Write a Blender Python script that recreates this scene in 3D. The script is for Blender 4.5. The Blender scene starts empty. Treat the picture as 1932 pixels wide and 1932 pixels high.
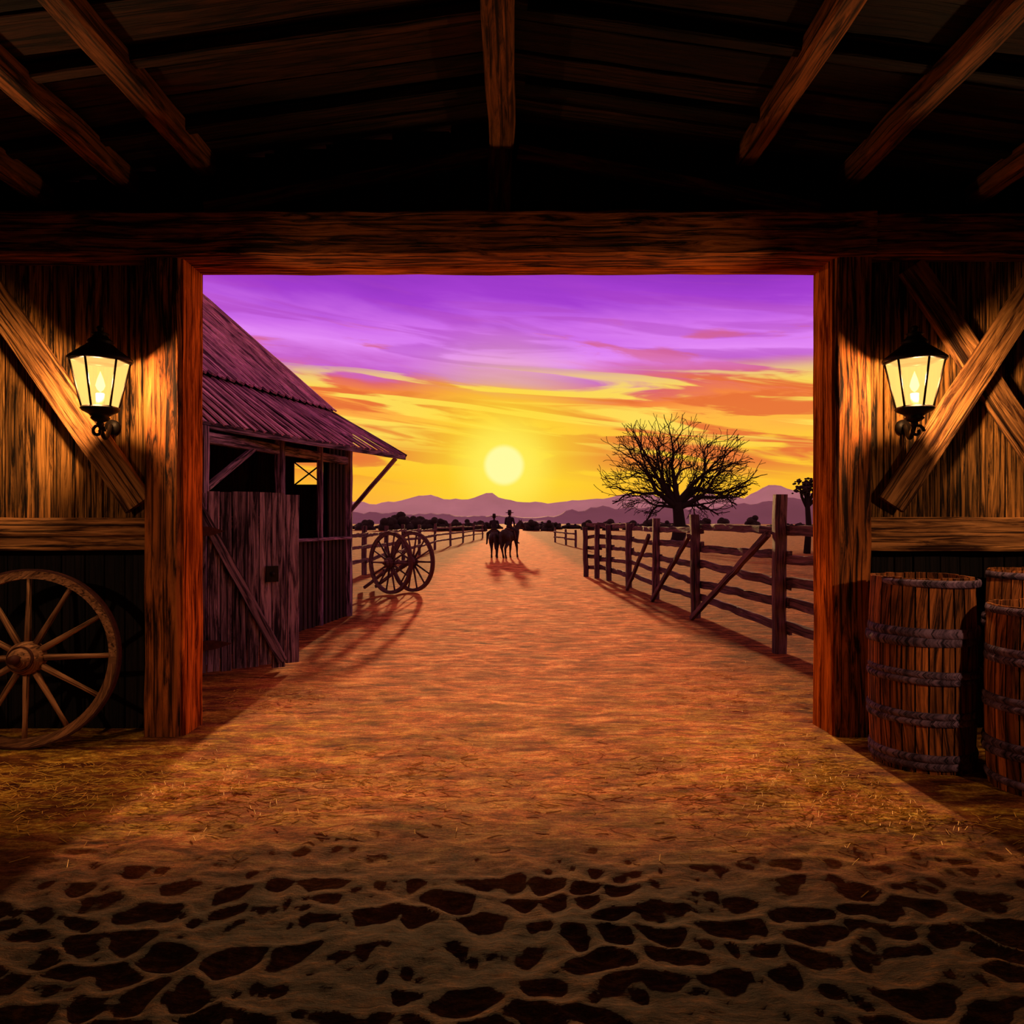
import bpy, math, random
import numpy as np
from mathutils import Vector, Matrix, Euler
random.seed(7); rng=np.random.default_rng(7)
sc=bpy.context.scene
try:
    sc.view_settings.view_transform='Standard'; sc.view_settings.look='None'
except Exception as e: print(e)

def srgb(r,g,b):
    f=lambda c:(c/255/12.92) if c/255<=0.04045 else ((c/255+0.055)/1.055)**2.4
    return (f(r),f(g),f(b),1)

# ---------------------------------------------------------------- materials
class NT:
    def __init__(s,nt): s.nt=nt; nt.nodes.clear()
    def n(s,t,ins=None,**kw):
        nd=s.nt.nodes.new(t)
        for k,v in kw.items(): setattr(nd,k,v)
        if ins:
            for k,v in ins.items():
                if isinstance(v,bpy.types.NodeSocket): s.nt.links.new(v,nd.inputs[k])
                else: nd.inputs[k].default_value=v
        return nd
    def math(s,op,a,b=0.0,c=None,clamp=False):
        ins={0:a,1:b}
        if c is not None: ins[2]=c
        return s.n('ShaderNodeMath',ins,operation=op,use_clamp=clamp).outputs[0]
    def ramp(s,fac,stops,interp='LINEAR'):
        r=s.n('ShaderNodeValToRGB',{0:fac}); cr=r.color_ramp; cr.interpolation=interp
        while len(cr.elements)<len(stops): cr.elements.new(0.5)
        for e,(p,c) in zip(cr.elements,stops):
            e.position=p
        for e,(p,c) in zip(cr.elements,stops): e.color=c
        return r.outputs[0]
    def mix(s,fac,a,b,mode='MIX'):
        m=s.n('ShaderNodeMix',data_type='RGBA',blend_type=mode)
        for i,v in ((0,fac),(6,a),(7,b)):
            if isinstance(v,bpy.types.NodeSocket): s.nt.links.new(v,m.inputs[i])
            else: m.inputs[i].default_value=v
        return m.outputs[2]
    def mr(s,v,a,b,c=0.0,d=1.0,it='SMOOTHSTEP'):
        m=s.n('ShaderNodeMapRange',{0:v,1:a,2:b,3:c,4:d},interpolation_type=it)
        return m.outputs[0]

def newmat(name):
    m=bpy.data.materials.new(name); m.use_nodes=True
    return m,NT(m.node_tree)

def wood(name,light,dark,rough=.8,bump=.6,g=16,tone=.5,contrast=1.0,spec=.2):
    m,t=newmat(name)
    at=t.n('ShaderNodeAttribute',attribute_name='gc')
    rn=t.n('ShaderNodeAttribute',attribute_name='rnd')
    mp=t.n('ShaderNodeMapping',{'Vector':at.outputs['Vector'],'Scale':(1.1,g,g)})
    n1=t.n('ShaderNodeTexNoise',{'Vector':mp.outputs[0],'Scale':1.6,'Detail':7,'Roughness':.65,'Distortion':.9})
    mp2=t.n('ShaderNodeMapping',{'Vector':at.outputs['Vector'],'Scale':(.5,g*2.6,g*2.6)})
    n2=t.n('ShaderNodeTexNoise',{'Vector':mp2.outputs[0],'Scale':1.5,'Detail':3,'Roughness':.6,'Distortion':.4})
    n3=t.n('ShaderNodeTexNoise',{'Vector':at.outputs['Vector'],'Scale':1.7,'Detail':2})
    mid=tuple((a+b)/2 for a,b in zip(light,dark))
    lo=.5-.16/contrast; hi=.5+.16/contrast
    col=t.ramp(n1.outputs[0],[(lo,dark),(.5,mid),(hi,light)])
    crack=t.mr(n2.outputs[0],.37,.45)
    col=t.mix(t.math('MULTIPLY',t.math('SUBTRACT',1.0,crack),.85),col,tuple(c*.2 for c in dark[:3])+(1,))
    v=t.math('ADD',t.math('MULTIPLY',rn.outputs['Fac'],tone),t.math('MULTIPLY',n3.outputs[0],.8))
    v=t.math('ADD',v,1-.5*tone-.4)
    hs=t.n('ShaderNodeHueSaturation',{'Value':v,'Color':col})
    h=t.math('ADD',t.math('MULTIPLY',n1.outputs[0],.7),t.math('MULTIPLY',crack,.35))
    bp=t.n('ShaderNodeBump',{'Height':h,'Strength':bump,'Distance':.025})
    b=t.n('ShaderNodeBsdfPrincipled',{'Base Color':hs.outputs[0],'Roughness':rough,'Normal':bp.outputs[0]})
    b.inputs['Specular IOR Level'].default_value=spec
    o=t.n('ShaderNodeOutputMaterial',{0:b.outputs[0]})
    return m
def plain(name,col,rough=.7,metal=0,bumpscale=20,bump=.3,var=.35,spec=.3):
    m,t=newmat(name)
    tc=t.n('ShaderNodeTexCoord')
    n=t.n('ShaderNodeTexNoise',{'Vector':tc.outputs['Object'],'Scale':bumpscale,'Detail':4})
    hs=t.n('ShaderNodeHueSaturation',{'Value':t.mr(n.outputs[0],.3,.7,1-var,1+var,'LINEAR'),'Color':col})
    bp=t.n('ShaderNodeBump',{'Height':n.outputs[0],'Strength':bump,'Distance':.01})
    b=t.n('ShaderNodeBsdfPrincipled',{'Base Color':hs.outputs[0],'Roughness':rough,'Metallic':metal,'Normal':bp.outputs[0]})
    b.inputs['Specular IOR Level'].default_value=spec
    t.n('ShaderNodeOutputMaterial',{0:b.outputs[0]})
    return m

W_WALL=wood('weathered_barn_planks',srgb(194,128,64),srgb(34,18,10),g=17,tone=.8,contrast=1.7,bump=1.0)
W_BEAM=wood('hewn_oak_beam',srgb(186,102,46),srgb(40,18,10),g=12,tone=.3,contrast=1.6,bump=1.0)
W_JAMB=wood('door_jamb_oak',srgb(232,122,40),srgb(104,42,12),g=11,tone=.3,contrast=1.3,spec=0.0,rough=1.0)
W_BRACE=wood('brace_timber',srgb(204,136,80),srgb(72,38,22),g=12,tone=.2,contrast=1.5,bump=1.0)
W_CEIL=wood('old_roof_timber',srgb(140,80,40),srgb(36,18,10),g=11,tone=.7,contrast=1.3)
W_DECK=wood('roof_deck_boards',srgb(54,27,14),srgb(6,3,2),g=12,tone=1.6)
W_GABLE=wood('dark_gable_plank',srgb(34,20,16),srgb(10,6,6),g=12)  # near-black planks for the gable and wall backing
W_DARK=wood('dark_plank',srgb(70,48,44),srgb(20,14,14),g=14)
W_LOWSHADE=wood('shaded_lower_plank',srgb(34,22,24),srgb(9,6,8),g=14)  # near-black: shade under the rail is put into the plank colour
W_SHED=wood('grey_shed_wood',srgb(168,134,162),srgb(40,26,44),g=13,tone=.8,contrast=1.6,bump=1.0)
W_ROOF=wood('shed_roof_boards',srgb(228,164,200),srgb(84,54,80),g=9,tone=.5,contrast=1.3)
W_FENCE=wood('fence_rail_wood',srgb(116,80,84),srgb(34,20,28),g=12,tone=.5)
W_WHEEL=wood('wheel_wood',srgb(190,130,90),srgb(84,50,34),g=12,tone=.3)
W_BARREL=wood('barrel_stave',srgb(196,112,58),srgb(50,22,14),g=15,tone=.8,contrast=1.3,bump=.6)
W_HOOP=wood('barrel_hoop',srgb(140,108,140),srgb(40,28,50),g=14,tone=.3,contrast=1.3)
IRON=plain('lantern_iron',srgb(34,24,20),.5,.6)
RUST=plain('rusty_iron',srgb(74,34,28),.7,.3)
BARK=plain('tree_bark',srgb(24,14,14),.95)
LEAF=plain('dark_foliage',srgb(32,24,20),.9)
HIDE=plain('horse_hide',srgb(34,18,14),.7,bumpscale=6)
CLOTH=plain('rider_clothes',srgb(34,24,30),.9)
SKIN=plain('rider_skin',srgb(150,96,70),.6)
HAT=plain('hat_felt',srgb(30,20,18),.9)
LEATHER=plain('saddle_leather',srgb(60,30,16),.6)
STRAW=plain('straw',srgb(226,172,70),.8,bump=0)

# ---------------------------------------------------------------- mesh builder
class MB:
    def __init__(s): s.v=[];s.f=[];s.gc=[];s.rn=[];s.mi=[];s.sm=[]
    def add(s,vs,fs,gcs,mat=0,smooth=False,rnd=None):
        o=len(s.v); r=random.random() if rnd is None else rnd
        s.v+= [tuple(v) for v in vs]; s.gc+=gcs; s.rn+=[r]*len(vs)
        s.f+=[tuple(i+o for i in f) for f in fs]; s.mi+=[mat]*len(fs); s.sm+=[smooth]*len(fs)
    def beam(s,p0,p1,w,t,up=(0,0,1),mat=0,jit=.004,cham=.13,seg=None,w1=None):
        p0=Vector(p0);p1=Vector(p1);d=p1-p0;L=d.length;x=d/L
        side=x.cross(Vector(up)).normalized();u=side.cross(x).normalized()
        seg=seg or max(1,min(24,int(L/.3)));c=min(w,t)*cham
        w1=w if w1 is None else w1
        off=[random.uniform(-50,50) for _ in range(3)]
        vs=[];g=[]
        for i in range(seg+1):
            q=i/seg;ww=w+(w1-w)*q
            a=ww/2;b=t/2
            ring=[(-a+c,-b),(a-c,-b),(a,-b+c),(a,b-c),(a-c,b),(-a+c,b),(-a,b-c),(-a,-b+c)]
            ja=random.uniform(-jit,jit);jb=random.uniform(-jit,jit)
            for (m,n) in ring:
                m2=m+ja+random.uniform(-jit,jit)*.6;n2=n+jb+random.uniform(-jit,jit)*.6
                vs.append(p0+x*(L*q)+side*m2+u*n2); g.append((L*q+off[0],m+off[1],n+off[2]))
        fs=[]
        for i in range(seg):
            for k in range(8):
                k2=(k+1)%8
                fs.append((i*8+k,i*8+k2,(i+1)*8+k2,(i+1)*8+k))
        fs.append(tuple(reversed(range(8))));fs.append(tuple(seg*8+k for k in range(8)))
        s.add(vs,fs,g,mat)
    def tube(s,pts,rad,n=8,mat=0,smooth=True,cap=True,flat=None):
        pts=[Vector(p) for p in pts]
        if not hasattr(rad,'__len__'): rad=[rad]*len(pts)
        off=[random.uniform(-50,50) for _ in range(3)]
        vs=[];g=[];S=0;prev=None
        for i,p in enumerate(pts):
            d=(pts[min(i+1,len(pts)-1)]-pts[max(i-1,0)]).normalized()
            if prev is None:
                a=Vector((0,0,1)) if abs(d.z)<.9 else Vector((0,1,0))
                nrm=(a-d*a.dot(d)).normalized()
            else: nrm=(prev-d*prev.dot(d)).normalized()
            prev=nrm;bn=d.cross(nrm)
            if i>0:S+=(p-pts[i-1]).length
            for k in range(n):
                th=2*math.pi*k/n; ca=math.cos(th);sa=math.sin(th)
                vs.append(p+(nrm*ca+bn*sa)*rad[i]); g.append((S+off[0],ca*rad[i]+off[1],sa*rad[i]+off[2]))
        fs=[]
        for i in range(len(pts)-1):
            for k in range(n):
                k2=(k+1)%n; fs.append((i*n+k,i*n+k2,(i+1)*n+k2,(i+1)*n+k))
        if cap:
            fs.append(tuple(reversed(range(n))));fs.append(tuple((len(pts)-1)*n+k for k in range(n)))
        s.add(vs,fs,g,mat,smooth)
    def lathe(s,prof,n=24,mat=0,M=None,smooth=True,a0=0.,a1=2*math.pi,closed_prof=False,rnd=None):
        full=abs(a1-a0-2*math.pi)<1e-6; cnt=n if full else n+1
        off=[random.uniform(-50,50) for _ in range(3)]
        vs=[];g=[];m=len(prof)
        for k in range(cnt):
            th=a0+(a1-a0)*k/n
            for (r,z) in prof:
                v=Vector((r*math.cos(th),r*math.sin(th),z)); g.append((z+off[0],r*th+off[1],r+off[2]))
                vs.append(M@v if M else v)
        fs=[];mm=m if closed_prof else m-1
        for k in range(n):
            k2=(k+1)%cnt
            for j in range(mm):
                j2=(j+1)%m
                fs.append((k*m+j,k2*m+j,k2*m+j2,k*m+j2))
        if not full and closed_prof:
            fs.append(tuple(reversed(range(m)))); fs.append(tuple(n*m+j for j in range(m)))
        s.add(vs,fs,g,mat,smooth,rnd)
    def ball(s,c,r,mat=0,n=12):
        if not hasattr(r,'__len__'): r=(r,r,r)
        prof=[(math.sin(math.pi*i/(n//2+2)),-math.cos(math.pi*i/(n//2+2))) for i in range(n//2+3)]
        prof[0]=(0.001,-1);prof[-1]=(0.001,1)
        M=Matrix.Translation(c)@Matrix.Diagonal((r[0],r[1],r[2],1))
        s.lathe(prof,n,mat,M)
    def obj(s,name,mats,parent=None,loc=None,rot=None):
        me=bpy.data.meshes.new(name); me.from_pydata(s.v,[],s.f); me.update()
        a=me.attributes.new('gc','FLOAT_VECTOR','POINT'); a.data.foreach_set('vector',np.array(s.gc,dtype=np.float32).ravel())
        a=me.attributes.new('rnd','FLOAT','POINT'); a.data.foreach_set('value',np.array(s.rn,dtype=np.float32))
        for m in mats: me.materials.append(m)
        me.polygons.foreach_set('material_index',s.mi); me.polygons.foreach_set('use_smooth',s.sm)
        o=bpy.data.objects.new(name,me); sc.collection.objects.link(o)
        if parent: o.parent=parent
        if loc is not None:o.location=loc
        if rot is not None:o.rotation_euler=rot
        return o
def empty(name,loc=(0,0,0),rot=(0,0,0),scale=1):
    e=bpy.data.objects.new(name,None); sc.collection.objects.link(e); e.location=loc;e.rotation_euler=rot;e.scale=(scale,)*3
    e.empty_display_size=.2
    return e

# ---------------------------------------------------------------- noise helpers (numpy)
def hsh(ix,iy,s=0):
    h=np.sin(ix*127.1+iy*311.7+s*74.7)*43758.5453
    return h-np.floor(h)
def vnoise(x,y,s=0):
    ix=np.floor(x);iy=np.floor(y);fx=x-ix;fy=y-iy
    fx=fx*fx*(3-2*fx);fy=fy*fy*(3-2*fy)
    a=hsh(ix,iy,s);b=hsh(ix+1,iy,s);c=hsh(ix,iy+1,s);d=hsh(ix+1,iy+1,s)
    return (a*(1-fx)+b*fx)*(1-fy)+(c*(1-fx)+d*fx)*fy-.5
def sst(e0,e1,x):
    t=np.clip((x-e0)/(e1-e0),0,1); return t*t*(3-2*t)
def height(x,y):
    x=np.asarray(x,float);y=np.asarray(y,float)
    h=.022*vnoise(x*1.3,y*1.2,1)+.010*vnoise(x*4,y*4,2)+.0035*vnoise(x*10,y*11,3)
    h=h*(1-sst(18,60,y))
    wx=x+.30*vnoise(x*2.2,y*2.2,5)+.08*vnoise(x*8,y*8,7);wy=y+.26*vnoise(x*2.2,y*2.2,6)+.08*vnoise(x*8,y*8,8)
    u=wx/.235;v=wy/.185
    iu=np.floor(u);iv=np.floor(v)
    f1=np.full(u.shape,9.);f2=np.full(u.shape,9.)
    for a in(-1,0,1):
        for b in(-1,0,1):
            cx=iu+a+.5+.85*(hsh(iu+a,iv+b,11)-.5);cy=iv+b+.5+.85*(hsh(iu+a,iv+b,12)-.5)
            d=np.sqrt((u-cx)**2+(v-cy)**2)
            f2=np.where(d<f1,f1,np.minimum(f2,d));f1=np.minimum(f1,d)
    g=f2-f1
    ridge=np.exp(-(g/.50)**2)
    bowl=1-np.clip(f1/.75,0,1)**2
    dep=.60+.85*np.clip(vnoise(x*2.6+4,y*2.6,9)+.5,0,1)
    amp=(1-sst(2.9,4.4,y))*dep
    return h*(.6+.4*sst(3,5,y))+amp*(.015*ridge-.015*bowl-.003)+(1-sst(3.4,4.6,y))*(.009*vnoise(x*17,y*17,21)+.006*vnoise(x*34,y*34,22))*.8
def H(x,y): return float(height(np.array([x]),np.array([y]))[0])

def gridmesh(name,xs,ys,mat,hf):
    X,Y=np.meshgrid(xs,ys);Z=hf(X,Y)
    co=np.stack([X,Y,Z],-1).reshape(-1,3).astype(np.float32)
    nx=len(xs);ny=len(ys)
    i=np.arange((ny-1)*(nx-1));r=i//(nx-1);c=i%(nx-1);a=r*nx+c
    q=np.stack([a,a+1,a+nx+1,a+nx],-1).astype(np.int32)
    me=bpy.data.meshes.new(name); me.from_pydata(co.tolist(),[],q.tolist()); me.update()
    me.polygons.foreach_set('use_smooth',[True]*len(me.polygons)); me.materials.append(mat)
    o=bpy.data.objects.new(name,me); sc.collection.objects.link(o); return o

# ground material: trodden ochre dirt, scrub outside the road, barn sand with interior shade put into its colour
def groundmat():
    m,t=newmat('trodden_dirt')
    ge=t.n('ShaderNodeNewGeometry'); sp=t.n('ShaderNodeSeparateXYZ',{0:ge.outputs['Position']})
    P=ge.outputs['Position']
    mp=t.n('ShaderNodeMapping',{'Vector':P,'Scale':(1.6,4.2,1)})
    n1=t.n('ShaderNodeTexNoise',{'Vector':mp.outputs[0],'Scale':1.7,'Detail':9,'Roughness':.78,'Distortion':.5})
    mp2=t.n('ShaderNodeMapping',{'Vector':P,'Scale':(5,13,1)})
    n2=t.n('ShaderNodeTexNoise',{'Vector':mp2.outputs[0],'Scale':2.2,'Detail':7,'Roughness':.75})
    mp6=t.n('ShaderNodeMapping',{'Vector':P,'Scale':(.9,1.6,1)})
    n6=t.n('ShaderNodeTexNoise',{'Vector':mp6.outputs[0],'Scale':1.8,'Detail':6,'Roughness':.65,'Distortion':.6})
    n3=t.n('ShaderNodeTexNoise',{'Vector':P,'Scale':.6,'Detail':3})
    n5=t.n('ShaderNodeTexNoise',{'Vector':P,'Scale':60,'Detail':4,'Roughness':.7})
    road=t.ramp(n1.outputs[0],[(.38,srgb(116,52,28)),(.5,srgb(208,112,60)),(.62,srgb(255,188,112))])
    scrub=t.ramp(n1.outputs[0],[(.37,srgb(60,30,20)),(.5,srgb(124,66,36)),(.63,srgb(184,118,56))])
    straw=t.ramp(n2.outputs[0],[(.38,srgb(112,66,24)),(.5,srgb(206,142,48)),(.62,srgb(255,216,92))])
    sand=t.ramp(n2.outputs[0],[(.34,srgb(26,12,5)),(.5,srgb(48,26,9)),(.66,srgb(82,48,18))])  # darkened ramp: dimness of the barn interior is in the colour
    ax=t.math('ABSOLUTE',t.math('ADD',sp.outputs[0],.05))
    edge=t.math('ADD',ax,t.math('MULTIPLY',t.math('SUBTRACT',n3.outputs[0],.5),1.6))
    col=t.mix(t.mr(edge,1.9,3.1),road,scrub)
    n4=t.n('ShaderNodeTexNoise',{'Vector':mp.outputs[0],'Scale':1.3,'Detail':6,'Roughness':.7})
    sx=t.mr(ax,.4,2.4,.45,1.0)
    sy=t.math('MULTIPLY',t.mr(sp.outputs[1],9.5,5.4),t.mr(sp.outputs[1],3.5,4.2))
    sm=t.math('MULTIPLY',t.math('MULTIPLY',sx,sy),t.mr(n4.outputs[0],.45,.56))
    col=t.mix(t.math('MULTIPLY',sm,.9),col,straw)
    shadem=t.mr(t.math('ADD',sp.outputs[1],t.math('MULTIPLY',t.math('SUBTRACT',n3.outputs[0],.5),1.0)),5.1,3.1)  # mask of the painted shade, growing from doorway into the barn
    col=t.mix(shadem,col,sand)
    gr=t.math('MULTIPLY',t.mr(n5.outputs[0],.3,.7,.6,1.4,'LINEAR'),t.mr(n6.outputs[0],.38,.62,.66,1.2))
    hs=t.n('ShaderNodeHueSaturation',{'Value':gr,'Color':col})
    h=t.math('ADD',n1.outputs[0],t.math('MULTIPLY',n2.outputs[0],.55))
    h=t.math('ADD',h,t.math('MULTIPLY',n5.outputs[0],.16))
    bp=t.n('ShaderNodeBump',{'Height':h,'Strength':.7,'Distance':.05})
    b=t.n('ShaderNodeBsdfPrincipled',{'Base Color':hs.outputs[0],'Roughness':.95,'Normal':bp.outputs[0]})
    b.inputs['Specular IOR Level'].default_value=.04
    t.n('ShaderNodeOutputMaterial',{0:b.outputs[0]})
    return m
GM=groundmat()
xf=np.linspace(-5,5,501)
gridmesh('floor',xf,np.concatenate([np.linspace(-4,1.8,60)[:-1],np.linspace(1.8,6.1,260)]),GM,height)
gx=-np.geomspace(5.2,900,34)[::-1]; gxr=np.geomspace(5.2,900,34)
xs2=np.concatenate([gx,xf[::1],gxr])
ys2=np.concatenate([np.arange(6.1,16,.05),np.geomspace(16.06,1500,170)])
gridmesh('ground',xs2,ys2,GM,height)

# ---------------------------------------------------------------- barn shell
XL=-2.624;XR=2.557;ZT=3.79
b=MB()
def planks(b,x0,x1,z0,z1,y,w=.19,t=.035,mat=0,ztop=None):
    x=x0
    while x<x1-.02:
        ww=min(w*random.uniform(.8,1.2),x1-x)
        zt=z1 if ztop is None else ztop(x+ww/2)
        b.beam((x+ww/2,y+random.uniform(-.004,.004),z0),(x+ww/2,y,zt),ww-.010,t,(0,1,0),mat,.002,.12)
        x+=ww
planks(b,-4.9,-2.85,1.6,3.85,6.05)
planks(b,2.80,4.9,1.6,3.85,6.05)
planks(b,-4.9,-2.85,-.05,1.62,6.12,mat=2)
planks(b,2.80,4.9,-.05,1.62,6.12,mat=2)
roofz=lambda x:5.0-.14*abs(x)
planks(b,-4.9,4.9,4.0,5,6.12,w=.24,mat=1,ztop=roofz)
for (xa,xb) in((-4.9,-2.75),(2.7,4.9)):
    b.beam(((xa+xb)/2,6.17,-.05),((xa+xb)/2,6.17,4.1),xb-xa,.03,(0,1,0),1,0,.1)
for i in range(20):
    xa=-4.9+i*.49
    b.beam((xa+.245,6.16,4.0),(xa+.245,6.16,5.03-.14*abs(xa+.245)),.51,.03,(0,1,0),1,0,.05)
b.obj('wall_front',[W_WALL,W_GABLE,W_LOWSHADE])
# frame
b=MB()
b.beam((-2.766,5.975,-.06),(-2.766,5.975,ZT),.284,.25,(0,1,0),0,.006,.08)
b.beam((XL-.10,6.17,-.06),(XL-.10,6.17,ZT),.2,.17,(0,1,0),1,.004,.06)
b.beam((XL-.008,6.07,-.06),(XL-.008,6.07,ZT),.05,.37,(0,1,0),1,.003,.05)
b.obj('trim_1',[W_BEAM,W_JAMB])
b=MB()
b.beam((2.70,5.975,-.06),(2.70,5.975,ZT),.284,.25,(0,1,0),0,.006,.08)
b.beam((XR+.10,6.17,-.06),(XR+.10,6.17,ZT),.2,.17,(0,1,0),1,.004,.06)
b.beam((XR+.008,6.07,-.06),(XR+.008,6.07,ZT),.05,.37,(0,1,0),1,.003,.05)
b.obj('trim_2',[W_BEAM,W_JAMB])
b=MB()
b.beam((-4.9,5.96,3.967),(2.86,5.96,3.967),.30,.355,(0,0,1),0,.008,.06)
b.beam((2.87,5.99,3.975),(4.9,5.99,3.975),.26,.33,(0,0,1),0,.008,.06)
b.beam((-2.9,6.17,3.90),(2.85,6.17,3.90),.18,.24,(0,0,1),1,.004,.06)
b.obj('header_beam',[W_BEAM,W_JAMB])
b=MB()
b.beam((-4.9,5.96,1.66),(-2.91,5.96,1.66),.14,.15,(0,0,1),0,.004)
b.beam((-4.9,5.98,1.53),(-2.91,5.98,1.53),.12,.11,(0,0,1),0,.004)
b.obj('horizontal_rail',[W_BRACE])
b=MB()
b.beam((2.85,5.96,1.605),(4.9,5.96,1.605),.14,.27,(0,0,1),0,.004)
b.obj('horizontal_rail',[W_BRACE])
b=MB(); b.beam((-4.33,5.97,3.74),(-3.0,5.97,1.84),.06,.24,(0,0,1),0,.004)
b.obj('diagonal_brace',[W_BRACE])
b=MB(); b.beam((3.22,5.99,3.76),(4.50,5.99,1.84),.05,.23,(0,0,1),0,.004)
b.beam((4.28,5.935,3.74),(3.03,5.935,1.84),.05,.23,(0,0,1),0,.004)
b.obj('cross_brace',[W_BRACE])
for nm,x in(('wall_left',-4.93),('wall_right',4.93)):
    b=MB();y=-4.0
    while y<6.1:
        b.beam((x,y+.13,-.05),(x,y+.13,4.35),.04,.25,(0,1,0),0,.002); y+=.26
    b.beam((x+math.copysign(.04,x),1.05,-.05),(x+math.copysign(.04,x),1.05,4.35),.02,10.1,(0,1,0),0,0,.01)
    b.obj(nm,[W_DARK])
b=MB(); planks(b,-4.9,4.9,-.05,5,-4.0,w=.26,ztop=roofz); b.beam((0,-4.05,-.05),(0,-4.05,4.3),9.8,.02,(0,1,0),0,0,.1)
b.obj('wall_back',[W_DARK])
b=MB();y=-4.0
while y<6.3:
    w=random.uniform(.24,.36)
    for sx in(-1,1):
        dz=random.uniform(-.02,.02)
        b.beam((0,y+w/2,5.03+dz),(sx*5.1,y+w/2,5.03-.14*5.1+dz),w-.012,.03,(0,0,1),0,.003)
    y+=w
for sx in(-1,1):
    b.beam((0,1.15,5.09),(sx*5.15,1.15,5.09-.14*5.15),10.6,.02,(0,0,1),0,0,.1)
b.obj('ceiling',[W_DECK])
b=MB()
b.beam((-.08,-3.95,4.83),(-.08,6.03,4.83),.20,.24,(0,0,1),0,.006)
b.obj('ridge_beam',[W_CEIL])
for (x,z,w) in((-2.49,4.60,.17),(-3.1,4.46,.15),(-3.8,4.36,.15),(1.9,4.68,.16),(2.72,4.50,.16),(3.75,4.36,.15)):
    b=MB(); b.beam((x,-3.95,z),(x,6.03,z),w,.17,(0,0,1),0,.007); b.obj('roof_purlin',[W_CEIL])
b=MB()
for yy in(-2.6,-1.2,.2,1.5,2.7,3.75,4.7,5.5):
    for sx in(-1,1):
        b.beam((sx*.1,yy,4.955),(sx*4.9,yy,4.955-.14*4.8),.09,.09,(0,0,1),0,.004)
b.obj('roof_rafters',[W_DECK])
b=MB()
b.beam((-.10,6.03,4.16),(-.10,6.03,4.72),.19,.09,(0,1,0),0,.005)
for sx in(-1,1):
    b.beam((sx*.05,6.05,4.72),(sx*2.5,6.05,4.24),.06,.12,(0,0,1),0,.004)
b.obj('gable_truss',[W_CEIL])

# ---------------------------------------------------------------- wall lanterns
def glassmat():
    m,t=newmat('lantern_glass')
    tr=t.n('ShaderNodeBsdfTransparent',{0:(1,.93,.8,1)})
    em=t.n('ShaderNodeEmission',{0:srgb(255,196,104),1:1.6})
    mx=t.n('ShaderNodeMixShader',{0:.62,1:tr.outputs[0],2:em.outputs[0]})
    t.n('ShaderNodeOutputMaterial',{0:mx.outputs[0]}); return m
def emis(name,c,s):
    m,t=newmat(name); em=t.n('ShaderNodeEmission',{0:c,1:s}); t.n('ShaderNodeOutputMaterial',{0:em.outputs[0]}); return m
GLASS=glassmat();FLAME=emis('lamp_flame',srgb(255,214,130),6.0);CANDLE=plain('candle_wax',srgb(240,220,170),.6)
def lantern(x,y,z,dx):
    e=empty('wall_lantern',(x,y,z))
    n=6;b=MB()
    def ringpt(r,z,k): th=2*math.pi*(k+.5)/n; return (r*math.cos(th),r*math.sin(th),z)
    RT,RB=.205,.125;ZTp,ZBt=.19,-.17
    for k in range(n):
        b.tube([ringpt(RB,ZBt,k),ringpt(RT,ZTp,k)],.008,6)
        b.tube([ringpt(RT,ZTp,k),ringpt(RT,ZTp,(k+1)%n)],.012,6)
        b.tube([ringpt(RB,ZBt,k),ringpt(RB,ZBt,(k+1)%n)],.012,6)
    b.lathe([(.222,.185),(.228,.2),(.20,.225),(.15,.265),(.105,.30),(.085,.32),(.095,.33),(.085,.345),(.06,.365),(.05,.385),(.065,.392),(.05,.402),(.02,.41),(.022,.43),(.03,.44),(.018,.455),(.001,.458)],24)
    b.lathe([(.001,-.165),(.13,-.165),(.14,-.178),(.125,-.195),(.085,-.215),(.06,-.235),(.07,-.25),(.05,-.268),(.02,-.28),(.001,-.282)],24)
    b.ball((0,0,-.295),.028)
    yw=6.03-y
    arm=[]
    for i in range(13):
        a=i/12; arm.append((dx*a,-.02+(yw-.02)*a,-.26-.12*math.sin(a*math.pi)))
    b.tube(arm,.017,8)
    sp=[(dx*.3+.055*math.cos(a)*(1-a/9),.02,-.345+.055*math.sin(a)*(1-a/9)) for a in [i*.5 for i in range(15)]]
    b.tube(sp,.012,6)
    b.lathe([(.001,-.02),(.055,-.02),(.06,-.008),(.06,.01),(.001,.01)],20,0,Matrix.Translation((dx,yw-.012,-.27))@Matrix.Rotation(math.pi/2,4,'X'))
    b.obj('lantern_frame',[IRON],e)
    g=MB()
    for k in range(n):
        k2=(k+1)%n
        q=[ringpt(RB-.004,ZBt,k),ringpt(RB-.004,ZBt,k2),ringpt(RT-.004,ZTp,k2),ringpt(RT-.004,ZTp,k)]
        g.add(q,[(0,1,2,3)],[tuple(v) for v in q])
    g.obj('glass_panes',[GLASS],e)
    c=MB(); c.lathe([(.001,-.16),(.03,-.16),(.03,-.06),(.001,-.055)],14,0)
    c.lathe([(.001,-.05),(.022,-.03),(.034,0),(.022,.05),(.008,.09),(.001,.11)],14,1)
    c.obj('candle',[CANDLE,FLAME],e)
    L=bpy.data.lights.new('lantern_light','POINT');L.energy=LE;L.color=(1,.62,.27);L.shadow_soft_size=.06
    lo=bpy.data.objects.new('lantern_light',L);sc.collection.objects.link(lo);lo.parent=e
    lo.location=(0,-.12,.03)
LE=255
lantern(-3.14,5.66,2.74,-.10)
lantern(3.07,5.66,2.74,.10)

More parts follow.
